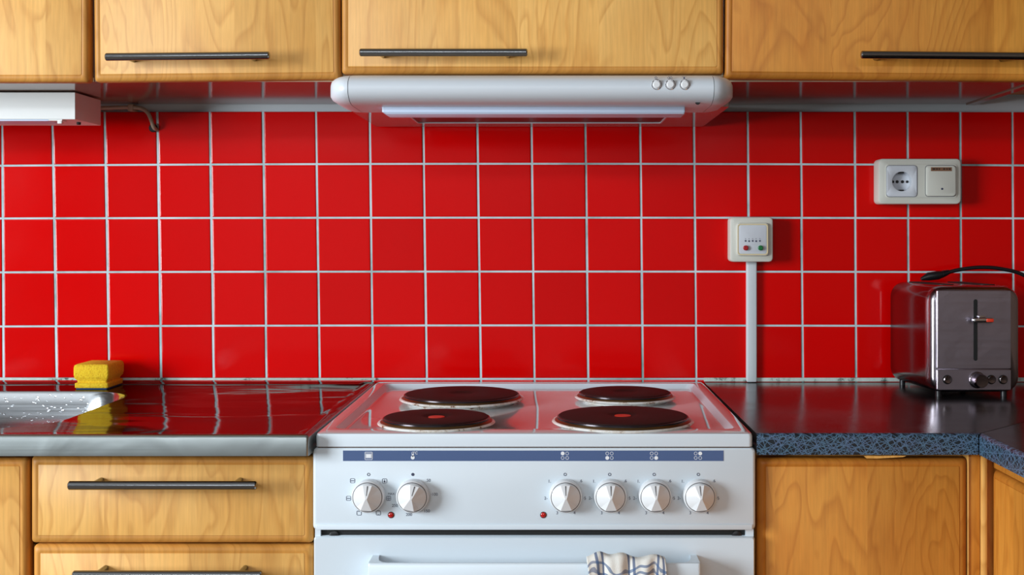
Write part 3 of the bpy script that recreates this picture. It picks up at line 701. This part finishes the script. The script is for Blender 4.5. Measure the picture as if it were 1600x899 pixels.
# ================================================================== SOCKETS
def rbox(bm, x0, x1, z0, z1, r, y_back, y_front, bev=.002, n=5):
    loft(bm, [fr_(rr(x0, x1, z0, z1, r, n), y_back), fr_(rr(x0, x1, z0, z1, r, n), y_front+bev), fr_(rr(x0+bev*.3, x1-bev*.3, z0+bev*.3, z1-bev*.3, r, n), y_front+bev*.35), fr_(rr(x0+bev, x1-bev, z0+bev, z1-bev, r, n), y_front)], True, True)
YF = -.034; px_ = lambda a: X(a, YF); pz_ = lambda b: Z(b, YF)
def holed(bm, x0, x1, z0, z1, r, yb, yf, bev, c, rad, deep, n=7):
    A = lambda i, y: fr_(rr(x0+i, x1-i, z0+i, z1-i, r, n), y)
    loft(bm, [A(0, yb), A(0, yf+bev), A(bev*.3, yf+bev*.35), A(bev, yf), fr_(circ(c[0], c[1], rad, n), yf), fr_(circ(c[0], c[1], rad, n), yf+deep)], deep > .01, deep > .01)
SC = (px_(1409), pz_(283.7))
t = thing('wall_socket', 'white double wall socket with blank cover, above the toaster', 'socket', (px_(1437), 0, pz_(283)))
bm = NB(); holed(bm, px_(1373), px_(1502), pz_(319), pz_(248), .008, -.001, YF, .003, SC, .0200, .020); part('backbox', bm, 'socket', t)
bm = NB(); holed(bm, px_(1383.5), px_(1496), pz_(309.5), pz_(256.5), .006, YF+.002, YF-.0012, .001, SC, .0198, .0030); part('inner_frame', bm, 'socket', t)
n = 7; y1 = YF-.0022; cxp, czp = px_(1409), pz_(283.7)
bm = NB(); A = lambda i, y: fr_(rr(px_(1385)+i, px_(1432.5)-i, pz_(307.5)+i, pz_(259)-i, .0055, n), y)
loft(bm, [A(0, YF-.0012), A(0, y1+.0008), A(.0008, y1), fr_(circ(cxp, czp, .0188, n), y1), fr_(circ(cxp, czp, .0178, n), y1+.0006), fr_(circ(cxp, czp, .0170, n), y1+.0155)], False, True)
sk = part('socket_insert', bm, 'socket_in', t, 40)
bm = NB()
for a in (-.0048, .0048): lathe(bm, [(.0028, 0), (.0028, -.0008)], (cxp+a, y1+.0151, czp), 'y', 14)
for a in (-.0125, .0135): lathe(bm, [(.0024, 0), (.0024, -.0008)], (cxp+a, y1+.0151, czp), 'y', 14)
part('pin_hole', bm, 'black', sk)
bm = NB(); box(bm, cxp-.004, cxp+.004, y1+.002, y1+.014, czp+.0150, czp+.0172); part('earth_contact', bm, 'black', sk)
bm = NB(); box(bm, cxp-.004, cxp+.004, y1+.002, y1+.014, czp-.0172, czp-.0150); part('earth_contact', bm, 'black', sk)
bm = NB(); frame(bm, px_(1384.3), px_(1433.2), pz_(308.2), pz_(258.3), .006, .0006, YF-.0012, .0004, 5); frame(bm, px_(1445.2), px_(1493.2), pz_(307.8), pz_(258.2), .006, .0006, YF-.0012, .0004, 5); part('shadow_gap', bm, 'ink', t)
bm = NB(); rbox(bm, px_(1446), px_(1492.5), pz_(307), pz_(259), .006, YF-.001, YF-.0055, .002); cv = part('blank_cover', bm, 'socket', t)
bm = NB(); lathe(bm, [(.0020, 0), (.0020, -.0006)], (px_(1470.5), YF-.0053, pz_(295.5)), 'y', 12); part('screw_hole', bm, 'ink', cv)
bm = NB(); box(bm, px_(1453), px_(1485.5), YF-.0060, YF-.0054, pz_(267.8), pz_(261.8)); lb = part('brown_label', bm, 'brown_label', cv, 0)
bm = NB()
for a, w_ in ((1455.5, 4), (1461, 2.5), (1465, 2), (1472, 3), (1477, 2), (1480.5, 3)): box(bm, px_(a), px_(a+w_), YF-.0063, YF-.0061, pz_(265.6), pz_(263.6))
part('label_print', bm, 'black', lb, 0)
# switch box
t = thing('wall_switch', 'small white control box with red and green buttons above the conduit', 'switch', (px_(1174), 0, pz_(374)))
bm = NB(); rbox(bm, px_(1141), px_(1208), pz_(409.5), pz_(339.5), .007, -.001, YF, .003); part('backbox', bm, 'socket', t)
bm = NB(); rbox(bm, px_(1150.5), px_(1201), pz_(400), pz_(348.5), .006, YF+.001, YF-.005, .002); fr2 = part('raised_frame', bm, 'socket', t)
bm = NB(); frame(bm, px_(1151.8), px_(1199.2), pz_(398.6), pz_(350), .0055, .0016, YF-.005, .0006, 5); part('yellowed_rim', bm, 'cream_line', t)
bm = NB(); rbox(bm, px_(1153.8), px_(1197), pz_(396.5), pz_(352.3), .004, YF-.0045, YF-.0056, .0006); fc = part('face_plate', bm, 'socket_in', t)
bm = NB(); y_ = YF-.0056
for i, a in enumerate((1164, 1169.5, 1175, 1180.5, 1186.3)):
    lathe(bm, [(.0016, 0), (.0016, -.0007)], (px_(a), y_, pz_(376.6+.4*(i % 2))), 'y', 8); box(bm, px_(a-1), px_(a+1.1), y_-.0003, y_, pz_(373.5), pz_(372.9))
part('indicator_dots', bm, 'ink', fc, 0)
for a, mm in ((1164.2, 'red_btn'), (1187.3, 'green_btn')):
    bm = NB(); lathe(bm, [(.0046, 0), (.0046, -.004), (.0036, -.0048)], (px_(a), y_, pz_(387.6)), 'y', 20); part('push_button', bm, mm, fc)
bm = NB(); x0, x1 = X(1167, -.011), X(1182.5, -.011)
rbox(bm, x0, x1, .9010, pz_(410)+.0015, .002, .0, -.012, .002)
tag(part('cable_conduit', bm, 'conduit', None), 'narrow white cable conduit running down the tiles to the worktop', 'conduit')

# ================================================================== TOASTER
tz = .900; ta = math.radians(-6.0); tw, th_, tl = .154, .1795, .185
yfr = -.208
tc = Vector((X(1525, yfr), yfr, 0))       # centre of the front face
tt = thing('toaster', 'brushed metal two-slot toaster on the right worktop', 'toaster', (tc.x, tc.y+.09, tz))
def tp(v):      # local: x across, y back from the front, z up
    x, y, z = v; return Vector((tc.x+x*math.cos(ta)-y*math.sin(ta)*-1*-1, tc.y+x*math.sin(ta)+y*math.cos(ta), tz+z))
def tp(v):
    x, y, z = v; c_, s_ = math.cos(ta), math.sin(ta)
    # yaw so that the back swings to the left; the front stays level to the eye
    return Vector((tc.x+x*c_+y*s_, tc.y-x*s_*.0+y*c_, tz+z))
def tbm(bm, mats, name, parent, sm=40):
    for v in bm.verts: v.co = tp(v.co)
    return part(name, bm, mats, parent, sm)
zb, zt2 = .0065, .0065+th_
dd = DW+yfr-.004
lx = lambda a: (a-CX)*dd/F-tc.x
lz = lambda b: CZ-(b-HY)*dd/F-tz
pa, pb = lx(1463.5), lx(1580)
TR = lambda i, y, r: fr_(rr(-tw/2+i, tw/2-i, zb+i, zt2-i, r, 8), y)
bm = NB(); loft(bm, [TR(.010, tl, .022), TR(.004, tl-.004, .024), TR(0, tl-.014, .026), TR(0, .020, .026), TR(.0015, .009, .025), TR(.005, .003, .022), TR(.010, 0, .018)], True, True, mats=[0, 0, 0, 1, 1, 1]); tbm(bm, ['toast_side', 'toast_top'], 'shell', tt, 60)
bm = NB(); loft(bm, [fr_(rr(pa, pb, lz(576.5), lz(454), .002, 3), .001), fr_(rr(pa, pb, lz(576.5), lz(454), .002, 3), -.003), fr_(rr(pa+.0008, pb-.0008, lz(575.8), lz(454.8), .002, 3), -.0038)], True, True)
fp = tbm(bm, 'toast', 'front_panel', tt, 30)
bm = NB(); loft(bm, [fr_(rr(pa, pb, lz(610), lz(578), .002, 3), .001), fr_(rr(pa, pb, lz(610), lz(578), .002, 3), -.003), fr_(rr(pa+.0008, pb-.0008, lz(609.2), lz(578.8), .002, 3), -.0038)], True, True)
cs = tbm(bm, 'toast', 'control_strip', tt, 30)
# local x of pixel a, z of pixel b on the toaster front
dd = DW+yfr-.004
lx = lambda a: (a-CX)*dd/F-tc.x
lz = lambda b: CZ-(b-HY)*dd/F-tz
bm = NB(); loft(bm, [fr_(rr(lx(1520.8), lx(1527), lz(564), lz(468), .003, 4), -.0036), fr_(rr(lx(1520.8), lx(1527), lz(564), lz(468), .003, 4), -.0042)], True, True); tbm(bm, 'black', 'lever_slot', fp)
bm = NB(); box(bm, lx(1513), lx(1546), -.020, -.012, lz(503.6), lz(496), .003, 3); box(bm, lx(1521.5), lx(1526.5), -.014, -.004, lz(502), lz(497.5)); box(bm, lx(1523), lx(1535), -.016, -.006, lz(495.8), lz(492.8), .001); tbm(bm, 'chrome', 'lever', tt)
bm = NB(); box(bm, lx(1534), lx(1545), -.0212, -.0198, lz(502.4), lz(497.2), .0006); tbm(bm, 'red_dot', 'lever_inlay', tt)
for a in (1479.5, 1548.5, 1567):
    bm = NB(); lathe(bm, [(.0078, .001), (.0078, -.0008)], (lx(a), -.0038, lz(593.5)), 'y', 24); b_ = tbm(bm, 'black', 'button', cs)
    bm = NB(); lathe(bm, [(.0066, .0), (.0066, -.0022), (.0056, -.0032), (.001, -.0026)], (lx(a), -.0040, lz(593.5)), 'y', 24); tbm(bm, 'dark_chrome', 'button_cap', b_)
bm = NB(); lathe(bm, [(.0135, .001), (.0140, -.002), (.0132, -.0035), (.0120, -.004), (.0112, -.018), (.0100, -.020), (.002, -.0195)], (lx(1526), -.0036, lz(594)), 'y', 32); tbm(bm, 'dark_chrome', 'browning_dial', tt)
bm = NB()
for x_ in (-.035, .035):
    loft(bm, [hz_(rr(x_-.013, x_+.013, .03, .165, .006, 3), zt2-.0005), hz_(rr(x_-.013, x_+.013, .03, .165, .006, 3), zt2+.0012)], True, True)
tbm(bm, 'black', 'bread_slot', tt)
for x_ in (-.058, .052):
    for y_ in (.012, tl-.02):
        bm = NB(); lathe(bm, [(.005, 0), (.005, .009)], (x_, y_, 0), 'z', 12); tbm(bm, 'black_rubber', 'foot', tt)
# its plug and cord, lying across the top
yq = -.055
ztop = tz+zt2+.0012
pp = [(X(1439, yq), yq, ztop+.0045), (X(1450, yq), yq, ztop+.009), (X(1466, yq), yq, ztop+.0115), (X(1473, yq), yq, ztop+.0135), (X(1481, yq), yq, ztop+.0165)]
bm = NB(); tube(bm, pp, [.0028, .0075, .0078, .0058, .0040], 12)
for k in range(4):
    q_ = Vector(pp[3]).lerp(Vector(pp[4]), k/3); tube(bm, [q_-Vector((.0008, 0, 0)), q_+Vector((.0008, 0, 0))], .0068-k*.0006, 12)
pb_ = bm
cc = [(X(1480, yq), yq, Z(428, yq)), (X(1500, yq), yq, Z(421.5, yq)), (X(1530, yq), yq, Z(418, yq)), (X(1562, yq), yq, Z(420, yq)), (X(1600, yq), yq, Z(430.5, yq)), (X(1650, yq), yq, Z(465, yq)), (X(1690, yq), yq, 1.0), (X(1710, yq), yq, .93), (X(1740, yq), yq, .9045), (X(1780, yq), yq, .9042)]
cc[0] = pp[-1]
bm = NB(); tube(bm, smooth_path(cc, 8), .0035, 12); pc = part('power_cord', bm, 'black_rubber', tt, 60); part('plug', pb_, 'black_rubber', pc, 50)
